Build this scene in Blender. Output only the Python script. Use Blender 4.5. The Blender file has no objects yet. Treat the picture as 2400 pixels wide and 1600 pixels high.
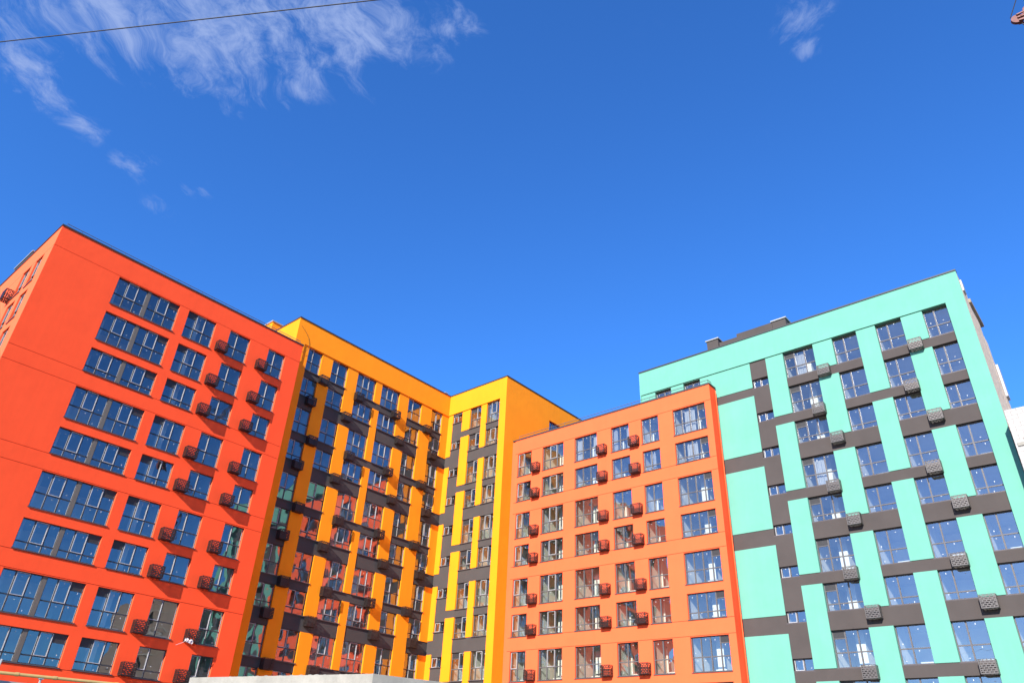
import bpy, bmesh, math, random
from mathutils import Vector, Matrix
random.seed(7)
C = bpy.context.scene.collection
H = 1.65                      # eye height of the photographer above the ground
SUN_DIR = Vector((-0.858, -0.245, 0.452)).normalized()

# ------------------------------------------------------------------ nodes
def new_mat(name):
    m = bpy.data.materials.new(name); m.use_nodes = True
    nt = m.node_tree; nt.nodes.clear()
    out = nt.nodes.new('ShaderNodeOutputMaterial')
    return m, nt, out
def N(nt, typ, **kw):
    n = nt.nodes.new(typ)
    for k, v in kw.items():
        if k in n.inputs: n.inputs[k].default_value = v
        else: setattr(n, k, v)
    return n
def ramp(nt, fac, stops):
    r = nt.nodes.new('ShaderNodeValToRGB'); nt.links.new(fac, r.inputs[0])
    el = r.color_ramp.elements
    while len(el) < len(stops): el.new(0.5)
    for e, (p, c) in zip(el, stops):
        e.position = p; e.color = (*c, 1)
    return r
def mul(c, k): return tuple(min(1, x * k) for x in c)

def render_paint(name, col, rough=0.85, var=0.045, streak=0.025):
    """painted thin-coat facade render: faint patches, faint rain streaks, fine grain"""
    m, nt, out = new_mat(name); L = nt.links
    b = N(nt, 'ShaderNodeBsdfPrincipled'); b.inputs['Roughness'].default_value = rough
    b.inputs['Specular IOR Level'].default_value = 0.25
    tc = nt.nodes.new('ShaderNodeTexCoord')
    n1 = N(nt, 'ShaderNodeTexNoise', Scale=0.55, Detail=5.0, Roughness=0.6); L.new(tc.outputs['Object'], n1.inputs['Vector'])
    mp = N(nt, 'ShaderNodeMapping'); mp.inputs['Scale'].default_value = (3.2, 3.2, 0.16); L.new(tc.outputs['Object'], mp.inputs['Vector'])
    n2 = N(nt, 'ShaderNodeTexNoise', Scale=1.0, Detail=6.0, Roughness=0.65); L.new(mp.outputs[0], n2.inputs['Vector'])
    r1 = ramp(nt, n1.outputs['Fac'], [(0.3, mul(col, 1 - var)), (0.7, mul(col, 1 + var))])
    r2 = ramp(nt, n2.outputs['Fac'], [(0.36, (1 - streak,) * 3), (0.6, (1, 1, 1))])
    mx = N(nt, 'ShaderNodeMixRGB', blend_type='MULTIPLY'); mx.inputs[0].default_value = 1
    L.new(r1.outputs[0], mx.inputs[1]); L.new(r2.outputs[0], mx.inputs[2])
    L.new(mx.outputs[0], b.inputs['Base Color'])
    n3 = N(nt, 'ShaderNodeTexNoise', Scale=90.0, Detail=3.0); L.new(tc.outputs['Object'], n3.inputs['Vector'])
    n4 = N(nt, 'ShaderNodeTexNoise', Scale=1.3, Detail=3.0); L.new(tc.outputs['Object'], n4.inputs['Vector'])
    ad = N(nt, 'ShaderNodeMath', operation='MULTIPLY_ADD'); ad.inputs[1].default_value = 6.0
    L.new(n4.outputs['Fac'], ad.inputs[0]); L.new(n3.outputs['Fac'], ad.inputs[2])
    bp = N(nt, 'ShaderNodeBump', Strength=0.35, Distance=0.006); L.new(ad.outputs[0], bp.inputs['Height'])
    L.new(bp.outputs[0], b.inputs['Normal']); L.new(b.outputs[0], out.inputs[0])
    return m
def plain(name, col, rough=0.6, metal=0.0, var=0.08, scale=6.0, spec=0.4):
    m, nt, out = new_mat(name); L = nt.links
    b = N(nt, 'ShaderNodeBsdfPrincipled', Roughness=rough, Metallic=metal)
    b.inputs['Specular IOR Level'].default_value = spec
    tc = nt.nodes.new('ShaderNodeTexCoord')
    n1 = N(nt, 'ShaderNodeTexNoise', Scale=scale, Detail=4.0); L.new(tc.outputs['Object'], n1.inputs['Vector'])
    r1 = ramp(nt, n1.outputs['Fac'], [(0.3, mul(col, 1 - var)), (0.7, mul(col, 1 + var))])
    L.new(r1.outputs[0], b.inputs['Base Color']); L.new(b.outputs[0], out.inputs[0])
    return m

M = {}
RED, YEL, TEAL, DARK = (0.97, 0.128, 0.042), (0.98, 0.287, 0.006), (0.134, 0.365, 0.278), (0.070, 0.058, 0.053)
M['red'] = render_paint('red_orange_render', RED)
M['red_shaded'] = render_paint('red_orange_render_shaded', (0.98, 0.086, 0.022))  # same paint, deepened in colour for walls the sun only grazes
M['yellow'] = render_paint('yellow_orange_render', YEL)
M['teal'] = render_paint('mint_green_render', TEAL)
M['dark'] = render_paint('dark_brown_render', DARK, var=0.08)
M['red_joint_shade'] = plain('red_joint_shade', (0.30, 0.025, 0.012), 0.9)  # the groove's own shadow put into a darker red
M['cap'] = plain('dark_sheet_metal', (0.045, 0.042, 0.042), 0.5, 0.0)
M['frame'] = plain('grey_brown_frame', (0.105, 0.096, 0.095), 0.4)
M['frame_dark'] = plain('anthracite_frame', (0.04, 0.04, 0.045), 0.4)
M['edge'] = plain('sunlit_frame_edge', (0.42, 0.41, 0.40), 0.35)  # sun caught on anthracite frame sides, painted as a pale tone
M['post'] = plain('grey_beige_panel', (0.13, 0.11, 0.09), 0.6)
M['sash'] = plain('pale_sash', (0.42, 0.41, 0.41), 0.35)
M['sill'] = plain('sill_sheet', (0.08, 0.065, 0.065), 0.4)
M['vent'] = plain('louvre_grille', (0.05, 0.048, 0.05), 0.5)
M['basket'] = plain('dark_perforated_steel', (0.036, 0.026, 0.024), 0.42, 0.3)
M['basket_sunlit'] = plain('sunlit_perforated_steel', (0.13, 0.115, 0.105), 0.4, 0.3)  # same basket steel, paler to carry the sun sheen on the mint block
M['rail'] = plain('grey_rail', (0.11, 0.11, 0.12), 0.5)
M['zinc'] = plain('zinc_sheet', (0.35, 0.35, 0.35), 0.5, 0.2)
M['cream'] = plain('cream_plaster', (0.82, 0.80, 0.70), 0.9, scale=1.0)
M['ceiling'] = plain('raw_ceiling', (0.5, 0.5, 0.49), 0.9, scale=1.5)
M['screed'] = plain('screed_floor', (0.35, 0.34, 0.32), 0.9, scale=1.5)
M['curtain'] = plain('white_curtain', (0.42, 0.42, 0.43), 0.9)
M['roofing'] = plain('roof_felt', (0.08, 0.08, 0.08), 0.9)
M['sticker'] = plain('white_sticker', (0.62, 0.62, 0.62), 0.6)
M['steel'] = plain('steel_cable', (0.02, 0.02, 0.022), 0.7, 0.0)
M['rust'] = plain('red_oxide_paint', (0.15, 0.035, 0.025), 0.5, var=0.3)
M['gaspipe'] = plain('yellow_pipe_paint', (0.42, 0.28, 0.10), 0.5)
M['timber'] = plain('weathered_timber', (0.26, 0.21, 0.16), 0.8, var=0.3)
M['film'] = plain('pale_plastic_film', (0.7, 0.62, 0.6), 0.6)

# glass: real reflections plus a see-through pane
def glass(name, refl):
    m, nt, out = new_mat(name); L = nt.links
    tr = N(nt, 'ShaderNodeBsdfTransparent'); tr.inputs[0].default_value = (0.90, 0.94, 0.92, 1)
    gl = N(nt, 'ShaderNodeBsdfGlossy', Roughness=0.0); gl.inputs[0].default_value = (0.95, 0.97, 1, 1)
    fr = N(nt, 'ShaderNodeFresnel', IOR=1.55)
    mp = N(nt, 'ShaderNodeMapRange'); L.new(fr.outputs[0], mp.inputs[0])
    mp.inputs['To Min'].default_value = refl; mp.inputs['To Max'].default_value = 1.0
    geo = nt.nodes.new('ShaderNodeNewGeometry')
    oi = nt.nodes.new('ShaderNodeObjectInfo'); ma = N(nt, 'ShaderNodeVectorMath', operation='MULTIPLY_ADD'); L.new(oi.outputs['Random'], ma.inputs[0]); ma.inputs[1].default_value = (57.0, 31.0, 83.0); L.new(geo.outputs['Position'], ma.inputs[2])
    n = N(nt, 'ShaderNodeTexNoise', Scale=0.75, Detail=1.0); L.new(ma.outputs[0], n.inputs['Vector'])
    bp = N(nt, 'ShaderNodeBump', Strength=0.5, Distance=0.028); L.new(n.outputs['Fac'], bp.inputs['Height'])
    L.new(bp.outputs[0], gl.inputs['Normal'])
    mx = N(nt, 'ShaderNodeMixShader'); L.new(mp.outputs[0], mx.inputs[0]); L.new(tr.outputs[0], mx.inputs[1]); L.new(gl.outputs[0], mx.inputs[2])
    L.new(mx.outputs[0], out.inputs[0])
    return m
M['glass'] = glass('double_glazing', 0.27)
M['glass_dark'] = glass('shaded_double_glazing', 0.17)
M['glass_clear'] = glass('clear_double_glazing', 0.21)

def brick_white():
    m, nt, out = new_mat('white_block_masonry'); L = nt.links
    b = N(nt, 'ShaderNodeBsdfPrincipled', Roughness=0.9)
    geo = nt.nodes.new('ShaderNodeNewGeometry')
    sp = nt.nodes.new('ShaderNodeSeparateXYZ'); L.new(geo.outputs['Position'], sp.inputs[0])
    ad = N(nt, 'ShaderNodeMath', operation='ADD'); L.new(sp.outputs[0], ad.inputs[0]); L.new(sp.outputs[1], ad.inputs[1])
    cb = nt.nodes.new('ShaderNodeCombineXYZ'); L.new(ad.outputs[0], cb.inputs[0]); L.new(sp.outputs[2], cb.inputs[1])
    br = N(nt, 'ShaderNodeTexBrick', Scale=1.0); br.inputs['Brick Width'].default_value = 0.62; br.inputs['Row Height'].default_value = 0.26
    br.inputs['Mortar Size'].default_value = 0.014; br.inputs['Color1'].default_value = (0.42, 0.405, 0.39, 1)
    br.inputs['Color2'].default_value = (0.38, 0.365, 0.345, 1); br.inputs['Mortar'].default_value = (0.3, 0.27, 0.23, 1)
    L.new(cb.outputs[0], br.inputs['Vector'])
    vo = N(nt, 'ShaderNodeTexVoronoi', Scale=1.35, feature='F1', distance='CHEBYCHEV'); L.new(cb.outputs[0], vo.inputs['Vector'])
    rr = ramp(nt, vo.outputs['Distance'], [(0.20, (1, 1, 1)), (0.22, (0, 0, 0))])
    mx = N(nt, 'ShaderNodeMixRGB'); L.new(rr.outputs[0], mx.inputs[0]); L.new(br.outputs['Color'], mx.inputs[1]); mx.inputs[2].default_value = (0.2, 0.15, 0.105, 1)
    L.new(mx.outputs[0], b.inputs['Base Color'])
    bp = N(nt, 'ShaderNodeBump', Strength=0.6, Distance=0.02); L.new(br.outputs['Fac'], bp.inputs['Height']); bp.invert = True
    L.new(bp.outputs[0], b.inputs['Normal']); L.new(b.outputs[0], out.inputs[0])
    return m
M['block'] = brick_white()
def rough_mat(name, c1, c2, scale, dist):
    m, nt, out = new_mat(name); L = nt.links
    b = N(nt, 'ShaderNodeBsdfPrincipled', Roughness=0.95)
    tc = nt.nodes.new('ShaderNodeTexCoord')
    n = N(nt, 'ShaderNodeTexNoise', Scale=scale, Detail=9.0, Roughness=0.7); L.new(tc.outputs['Object'], n.inputs['Vector'])
    r = ramp(nt, n.outputs['Fac'], [(0.35, c1), (0.65, c2)]); L.new(r.outputs[0], b.inputs['Base Color'])
    bp = N(nt, 'ShaderNodeBump', Strength=0.8, Distance=dist); L.new(n.outputs['Fac'], bp.inputs['Height'])
    L.new(bp.outputs[0], b.inputs['Normal']); L.new(b.outputs[0], out.inputs[0])
    return m
M['wool'] = rough_mat('mineral_wool', (0.5, 0.36, 0.24), (0.75, 0.58, 0.42), 3.5, 0.06)
M['tan_added'] = rough_mat('added_tan_cladding', (0.16, 0.12, 0.085), (0.26, 0.19, 0.14), 1.2, 0.06)  # tan on the unseen wall, added to show in the red block's panes
M['concrete'] = rough_mat('cast_concrete', (0.24, 0.225, 0.19), (0.34, 0.315, 0.265), 2.2, 0.02)
M['ground'] = rough_mat('packed_sandy_ground', (0.16, 0.14, 0.12), (0.26, 0.235, 0.20), 0.4, 0.05)

# ------------------------------------------------------------------ mesh helpers
def mesh_obj(name, bm, mats, parent=None, mw=None):
    me = bpy.data.meshes.new(name); bm.to_mesh(me); bm.free()
    for m in (mats if isinstance(mats, (list, tuple)) else [mats]): me.materials.append(m)
    return link(name, me, parent, mw)
def link(name, me, parent=None, mw=None):
    o = bpy.data.objects.new(name, me); C.objects.link(o)
    if parent is not None: o.parent = parent
    if mw is not None: o.matrix_local = mw
    return o
def bx(bm, x0, x1, y0, y1, z0, z1, mi=0):
    v = [bm.verts.new(p) for p in ((x0,y0,z0),(x1,y0,z0),(x1,y1,z0),(x0,y1,z0),(x0,y0,z1),(x1,y0,z1),(x1,y1,z1),(x0,y1,z1))]
    for f in ((0,3,2,1),(4,5,6,7),(0,1,5,4),(1,2,6,5),(2,3,7,6),(3,0,4,7)):
        bm.faces.new([v[i] for i in f]).material_index = mi
def tube(bm, pts, r, n=6):
    pts = [Vector(p) for p in pts]; rings = []
    for i, p in enumerate(pts):
        d = (pts[min(i+1, len(pts)-1)] - pts[max(i-1, 0)]).normalized()
        a = d.orthogonal().normalized(); b = d.cross(a)
        if rings:
            pa = (rings[-1][0].co - pts[i-1]).normalized(); a = (pa - d * pa.dot(d)).normalized(); b = d.cross(a)
        rings.append([bm.verts.new(p + r*(a*math.cos(2*math.pi*k/n) + b*math.sin(2*math.pi*k/n))) for k in range(n)])
    for q, s in zip(rings, rings[1:]):
        for k in range(n): bm.faces.new((q[k], q[(k+1) % n], s[(k+1) % n], s[k]))
    bm.faces.new(rings[0][::-1]); bm.faces.new(rings[-1])
def empty(name, loc, label=None, cat=None):
    o = bpy.data.objects.new(name, None); C.objects.link(o); o.location = loc; o.empty_display_size = 0.5
    if label: o['label'] = label; o['category'] = cat
    return o
def tag(o, label, cat, group=None):
    o['label'] = label; o['category'] = cat
    if group: o['group'] = group
    return o

# ------------------------------------------------------------------ facade as a grid of cells with depth
def facade(u0, u1, z0, z1, mat, rects, mats, reveal=0.24, d0=0.0, rmi=None):
    """rects: (ua, ub, za, zb, depth or None (a hole), material index). Local frame: x along the wall, y inward, z up."""
    us = sorted({round(x, 3) for r in rects for x in r[:2] if u0 < x < u1} | {u0, u1})
    zs = sorted({round(x, 3) for r in rects for x in r[2:4] if z0 < x < z1} | {z0, z1})
    nu, nz = len(us)-1, len(zs)-1
    cell = [[(d0, mat)] * nz for _ in range(nu)]
    for ua, ub, za, zb, d, mi in rects:
        for i in range(nu):
            cu = (us[i]+us[i+1])/2
            if not ua < cu < ub: continue
            for j in range(nz):
                if za < (zs[j]+zs[j+1])/2 < zb: cell[i][j] = (d, mi)
    bm = bmesh.new()
    def quad(ps, mi):
        f = bm.faces.new([bm.verts.new(p) for p in ps]); f.material_index = mi
    def pick(a, b, da, db):
        if rmi is not None and (a[0] is None or b[0] is None): return rmi
        return a[1] if da < db else b[1]
    dd = lambda c: reveal if c[0] is None else c[0]
    # merge cells along u for the flat faces
    for j in range(nz):
        i = 0
        while i < nu:
            k = i
            while k+1 < nu and cell[k+1][j] == cell[i][j]: k += 1
            d, mi = cell[i][j]
            if d is not None:
                quad([(us[i], d, zs[j]), (us[k+1], d, zs[j]), (us[k+1], d, zs[j+1]), (us[i], d, zs[j+1])], mi)
            i = k+1
    for i in range(nu):
        for j in range(nz):
            a = cell[i][j]
            if i+1 < nu:
                b = cell[i+1][j]; da, db = dd(a), dd(b)
                if abs(da-db) > 1e-6:
                    x = us[i+1]
                    quad([(x, da, zs[j]), (x, db, zs[j]), (x, db, zs[j+1]), (x, da, zs[j+1])], pick(a, b, da, db))
            if j+1 < nz:
                b = cell[i][j+1]; da, db = dd(a), dd(b)
                if abs(da-db) > 1e-6:
                    z = zs[j+1]; mi = pick(a, b, da, db)
                    quad([(us[i], da, z), (us[i+1], da, z), (us[i+1], db, z), (us[i], db, z)], mi)
    bmesh.ops.remove_doubles(bm, verts=bm.verts, dist=1e-4)
    return bm

# ------------------------------------------------------------------ windows
TRANS = 1.35
cache = {}
def win_parts(kind, w, h):
    """kind = (fractions, sash index list, vent index, sash colour key, post, curtain)"""
    key = (kind, round(w, 3), round(h, 3))
    if key in cache: return cache[key]
    lights, sashes, vent, skey, fkey, post, curt = kind
    small = h < 1.2
    xs = [0.0]
    for f in lights: xs.append(xs[-1] + f)
    xs = [x / xs[-1] * w for x in xs]
    zt = None if small else h - TRANS
    P = {}
    fr = bmesh.new(); t = 0.055; y0, y1 = 0.15, 0.23
    bx(fr, 0, w, y0, y1, 0, t); bx(fr, 0, w, y0, y1, h-t, h)
    bx(fr, 0, t, y0, y1, t, h-t); bx(fr, w-t, w, y0, y1, t, h-t)
    for i, x in enumerate(xs[1:-1], 1):
        if post and i == post: continue
        bx(fr, x-0.043, x+0.043, y0, y1, t, h-t)
    spans = []
    for i in range(len(lights)):
        a = xs[i] + (t if i == 0 else 0.043); b = xs[i+1] - (t if i == len(lights)-1 else 0.043)
        if post and i == post: a = xs[i] + 0.17
        if post and i == post-1: b = xs[i+1] - 0.17
        spans.append((a, b))
        if zt is not None: bx(fr, a, b, y0+0.002, y1-0.002, zt-0.035, zt+0.035)
    P['frame'] = (fr, fkey)
    if post:
        pb = bmesh.new(); bx(pb, xs[post]-0.13, xs[post]+0.13, 0.10, 0.22, 0.002, h-0.002); P['mullion_panel'] = (pb, 'post')
        for s in (-1, 1):
            x = xs[post] + s*0.15; bx(fr, x-0.02, x+0.02, y0, y1, t, h-t)
    gl = bmesh.new(); st = bmesh.new(); vt = bmesh.new()
    rnd = random.Random(len(cache))
    def quad(bm, xa, xb, y, za, zb):
        bm.faces.new([bm.verts.new(p) for p in ((xa,y,za),(xb,y,za),(xb,y,zb),(xa,y,zb))])
    for i, (a, b) in enumerate(spans):
        top = h - t
        if vent == i:
            vz = top - 0.42
            bx(fr, a, b, y0+0.002, y1-0.002, vz-0.05, vz)
            for k in range(8): 
                z = vz + 0.42*(k+0.5)/8
                bx(vt, a, b, 0.165, 0.195, z-0.019, z+0.019)
            bx(vt, a, b, 0.20, 0.215, vz, top)
            top = vz - 0.05
        segs = [(t, h-t)] if small else [(t, zt-0.035), (zt+0.035, top)]
        for q, (za, zb) in enumerate(segs):
            quad(gl, a, b, 0.19, za, zb)
            sx = a + (b-a)*rnd.choice((0.3, 0.45, 0.5, 0.68)); sz = zb - (zb-za)*rnd.choice((0.12, 0.16, 0.8, 0.2))
            if rnd.random() < 0.5: bx(st, sx-0.04, sx+0.04, 0.180, 0.187, sz-0.013, sz+0.013)
            else: bx(st, sx-0.018, sx+0.018, 0.180, 0.187, sz-0.04, sz+0.04)
        if i in sashes:
            za, zb = segs[-1]; s = 0.05; ss = bmesh.new(); P['sash' + '#'*sashes.index(i)] = (ss, skey)
            s = 0.038
            ya, yb = 0.118, 0.176
            bx(ss, a-0.01, b+0.01, ya, yb, za-0.01, za-0.01+s); bx(ss, a-0.01, b+0.01, ya, yb, zb+0.01-s, zb+0.01)
            bx(ss, a-0.01, a-0.01+s, ya, yb, za-0.01+s, zb+0.01-s); bx(ss, b+0.01-s, b+0.01, ya, yb, za-0.01+s, zb+0.01-s)
            bx(ss, b-0.03, b-0.012, ya-0.03, ya, (za+zb)/2-0.05, (za+zb)/2+0.05)
    P['pane'] = (gl, 'glass_dark' if fkey == 'frame_dark' else 'glass_clear' if len(lights) != 2 else 'glass'); P['pane_label'] = (st, 'sticker')
    if vent is not None: P['vent_grille'] = (vt, 'vent')
    else: vt.free()
    sl = bmesh.new(); bx(sl, -0.05, w+0.05, -0.055, 0.149, -0.03, 0.006); bx(sl, -0.05, w+0.05, -0.062, -0.056, -0.06, 0.006)
    P['sill'] = (sl, 'sill')
    # the room behind
    rm = bmesh.new()
    a, b, y, Y = -0.05, w+0.05, 0.27, 4.2
    z, Z = (-0.3 - (0.5 if h < 2 else 0), h + 0.22) if not small else (-1.0, h + 0.3)
    def q4(ps, mi):
        f = rm.faces.new([rm.verts.new(p) for p in ps]); f.material_index = mi
    q4([(a,y,z),(a,Y,z),(a,Y,Z),(a,y,Z)], 0); q4([(b,y,z),(b,Y,z),(b,Y,Z),(b,y,Z)], 0)
    q4([(a,Y,z),(b,Y,z),(b,Y,Z),(a,Y,Z)], 0); q4([(a,y,z),(b,y,z),(b,Y,z),(a,Y,z)], 2); q4([(a,y,Z),(b,y,Z),(b,Y,Z),(a,Y,Z)], 1)
    # front lining round the opening
    for ps in ([(a,y,z),(0,y,z),(0,y,Z),(a,y,Z)], [(w,y,z),(b,y,z),(b,y,Z),(w,y,Z)], [(0,y,z),(w,y,z),(w,y,0),(0,y,0)], [(0,y,h),(w,y,h),(w,y,Z),(0,y,Z)]): q4(ps, 0)
    if not small:
        pw = w*0.5
        if len(lights) in (3, 4): bx(rm, pw-0.15, pw+0.42, 1.3, Y-0.01, z+0.01, Z-0.01, 0)          # a partition
        elif sashes or lights[0] > 0.45: bx(rm, w*0.1, w*0.1+0.14, 1.6, Y-0.01, z+0.01, Z-0.01, 0)
        bx(rm, w*0.2, w*0.2+0.5, 0.9, 1.0, Z-0.12, Z-0.01, 1)
        bx(rm, w*0.55, w*0.55+min(0.8, w*0.4), 0.30, 0.38, z+0.35, z+0.35+min(0.45, max(0.1, -z-0.4)) , 0)
    P['room'] = (rm, ('cream', 'ceiling', 'screed'))
    if curt:
        cu = bmesh.new()
        for (xa, xb) in ((0.06, w*0.26), (w*0.74, w-0.06)) if curt == 1 else ((w*0.3, w*0.62),):
            n = 22; row = []
            for k in range(n+1):
                x = xa + (xb-xa)*k/n; yy = 0.42 + 0.035*math.sin(k*1.9) + 0.02*math.sin(k*0.7)
                row.append((cu.verts.new((x, yy, -0.1)), cu.verts.new((x + 0.0, yy, h+0.1))))
            for p, q in zip(row, row[1:]): cu.faces.new((p[0], q[0], q[1], p[1]))
        P['curtain'] = (cu, 'curtain')
    fr.normal_update()
    if fkey == 'frame_dark' or True:
        for f in fr.faces:
            if abs(f.normal.x) > 0.9: f.material_index = 1  # side faces, given the painted sunlit tone on anthracite frames
    P['frame'] = (fr, (fkey, 'edge' if fkey == 'frame_dark' else fkey))
    res = {}
    for name, (bm, mk) in P.items():
        me = bpy.data.meshes.new(name.strip('#')); bm.to_mesh(me); bm.free()
        for k in (mk if isinstance(mk, tuple) else (mk,)): me.materials.append(M[k])
        res[name] = me
    cache[key] = res
    return res
def window(parent, mw, kind, u, zsill, w, h):
    parts = win_parts(kind, w, h)
    f = link('window', parts['frame'], parent, mw @ Matrix.Translation((u, 0, zsill)))
    for n, me in parts.items():
        if n != 'frame': link(n.strip('#'), me, f)
    return f

# ------------------------------------------------------------------ air-conditioner baskets
BW, BD, BH = 0.86, 0.5, 0.78
def perforated(w, h, flat=False):
    """perforated sheet in the local xz plane, 12 mm thick: rows of staggered slots"""
    bm = bmesh.new(); rows = 7; p = h / rows; t = 0.008
    bx(bm, 0, w, -t, t, 0, p*0.55)
    for k in range(1, rows):
        bx(bm, 0, w, -t, t, k*p, k*p + p*0.47)
    bx(bm, 0, w, -t, t, h - p*0.16, h)
    bx(bm, 0, 0.03, -t*0.9, t*0.9, 0, h); bx(bm, w-0.03, w, -t*0.9, t*0.9, 0, h)
    n = max(2, int(w / 0.21)); s = w / n
    for k in range(rows):
        off = s*0.5 if k % 2 else 0
        for i in range(n+1):
            x = i*s + off
            if x < 0.03 or x > w-0.06: continue
            bx(bm, x, x+0.06, -t*0.8, t*0.8, k*p + p*0.5, (k+1)*p + p*0.05)
    return bm
def basket_meshes():
    r = {}
    bm = bmesh.new(); t = 0.028
    for z in (0, BH-t):
        bx(bm, 0, BW, -BD, -BD+t, z, z+t); bx(bm, 0, t, -BD+t, 0, z, z+t); bx(bm, BW-t, BW, -BD+t, 0, z, z+t)
    for x in (0, BW-t): bx(bm, x, x+t, -BD, -BD+t, t, BH-t); bx(bm, x, x+t, -0.03, 0, t, BH-t)
    for x in (0.22, BW-0.25): bx(bm, x, x+0.03, -BD+t, 0, 0.03, 0.06)
    r['air_conditioner_basket'] = (bm, None)
    r['front_panel'] = (perforated(BW-0.004, BH-0.004), Matrix.Translation((0.002, -BD-0.009, 0.002)))
    r['side_panel'] = (perforated(BD-0.004, BH-0.004), None)
    r['base_panel'] = (perforated(BW-0.06, BD-0.03), Matrix.Translation((0.03, -BD+0.02, -0.012)) @ Matrix.Rotation(-math.pi/2, 4, 'X') @ Matrix.Scale(-1, 4, (0, 0, 1)))
    out = {}
    for k, (bm, mw) in r.items():
        me = bpy.data.meshes.new(k); 
        if k == 'base_panel':
            for v in bm.verts: v.co = Vector((v.co.x + 0.03, v.co.z - BD + 0.02, -v.co.y - 0.012))
            bmesh.ops.reverse_faces(bm, faces=bm.faces); mw = None
        bm.to_mesh(me); bm.free(); me.materials.append(M['basket']); out[k] = (me, mw)
    return out
BM0 = basket_meshes(); BM1 = {}
for k_, (me_, mw_) in BM0.items():
    m2_ = me_.copy(); m2_.materials[0] = M['basket_sunlit']; BM1[k_] = (m2_, mw_)
def basket(parent, mw, u, z, sunlit=False):
    BM = BM1 if sunlit else BM0
    b = link('air_conditioner_basket', BM['air_conditioner_basket'][0], parent, mw @ Matrix.Translation((u, -0.012, z)))
    link('front_panel', BM['front_panel'][0], b, BM['front_panel'][1])
    for x in (-0.009, BW+0.009):
        link('side_panel', BM['side_panel'][0], b, Matrix.Translation((x, -BD+0.002, 0.002)) @ Matrix.Rotation(math.pi/2, 4, 'Z'))
    link('base_panel', BM['base_panel'][0], b)
    return b

# ------------------------------------------------------------------ levels (metres above ground)
def top(k): return 30.36 - 3*(k-1) + H       # underside of the window head in row k
TALL_RT = lambda k: k == 1 or k % 2 == 0      # red, mint, coral: rows 1, 2, 4, 6, 8 tall
TALL_OY = lambda k: k % 2 == 0                # yellow: rows 0, 2, 4 ... tall
def hgt(t): return 2.32 if t else 1.82
FACE_B = lambda b, loc: Matrix.Translation((-loc[0], b-loc[1], -loc[2]))                                         # wall facing -Y, x runs with +X
FACE_A = lambda a, loc: Matrix.Translation((a-loc[0], -loc[1], -loc[2])) @ Matrix.Rotation(-math.pi/2, 4, 'Z')    # wall facing -X, x runs with -Y

def kind(lights, sashes=(), vent=None, skey='sash', fkey='frame', post=0, curt=0):
    return (tuple(lights), tuple(sashes), vent, skey, fkey, post, curt)

def rail(parent, loc, pts, hgt_, step, inset=0.0):
    bm = bmesh.new()
    for (p, q) in zip(pts, pts[1:]):
        p, q = Vector(p)-Vector(loc), Vector(q)-Vector(loc); n = max(1, int((q-p).length/step))
        tube(bm, [p+Vector((0,0,hgt_)), q+Vector((0,0,hgt_))], 0.028, 5)
        tube(bm, [p+Vector((0,0,hgt_*0.55)), q+Vector((0,0,hgt_*0.55))], 0.010, 4)
        for k in range(n+1):
            c = p + (q-p)*k/n; tube(bm, [c, c+Vector((0,0,hgt_))], 0.014, 4)
    return mesh_obj('roof_railing', bm, M['rail'], parent)
def cap(parent, loc, pts, z, wid=0.35, over=0.05, t=0.09):
    """sheet-metal coping that follows the roof edge; pts are (x0,x1,y0,y1) strips"""
    bm = bmesh.new()
    for i, (x0, x1, y0, y1) in enumerate(pts): bx(bm, x0-loc[0], x1-loc[0], y0-loc[1], y1-loc[1], z-loc[2]-0.02 - 0.003*i, z-loc[2]+t - 0.004*i)
    return mesh_obj('parapet_cap', bm, M['cap'], parent)

# ================================================================== RED BUILDING
def groove(u0, u1, z): return (u0, u1, z-0.016, z+0.016, 0.03, 1)
loc = (19.0, 58.0, 0.0)
red = empty('apartment_building', loc, 'red-orange apartment block at the left, its dark metal baskets throwing long shadows', 'building')
B0, A0, A1, ZT = 50.8, 8.75, 29.2, 32.1+H
cols = [(13.37, 18.13, kind([1,1,1,1,1,1], (1, 4), 5, 'sash', 'frame_dark', 3)), (18.88, 21.24, kind([1,1,1], (1,), 0, 'sash', 'frame_dark')),
        (22.50, 24.36, kind([0.43, 0.57], (0,), None, 'sash', 'frame_dark')), (26.13, 27.77, kind([0.45, 0.55], (0,), None, 'sash', 'frame_dark'))]
rects = []
for k in range(1, 11):
    if k in (1, 4, 6, 8, 10): rects.append(groove(A0, A1, top(k)+0.06))
    if k in (3, 5, 7, 9): rects.append(groove(A0, A1, top(k)-1.82-0.07))
for a, b, _ in cols:
    for k in range(1, 11): rects.append((a, b, top(k)-hgt(TALL_RT(k)), top(k), None, 0))
mesh_obj('wall', facade(A0, A1, 0, ZT, 0, rects, None, rmi=2), [M['red_shaded'], M['red_joint_shade'], M['red']], red, FACE_B(B0, loc))  # front in the shaded tone, reveals in the paler sunlit one
F = FACE_B(B0, loc)
for ci, (a, b, kd) in enumerate(cols):
    for k in range(1, 11):
        h = hgt(TALL_RT(k)); 
        window(red, F, kd, a, top(k)-h, b-a, h)
        if ci == 2: basket(red, F, 21.62, top(k)-h)
        if ci == 3: basket(red, F, 25.25, top(k)-h)
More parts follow.
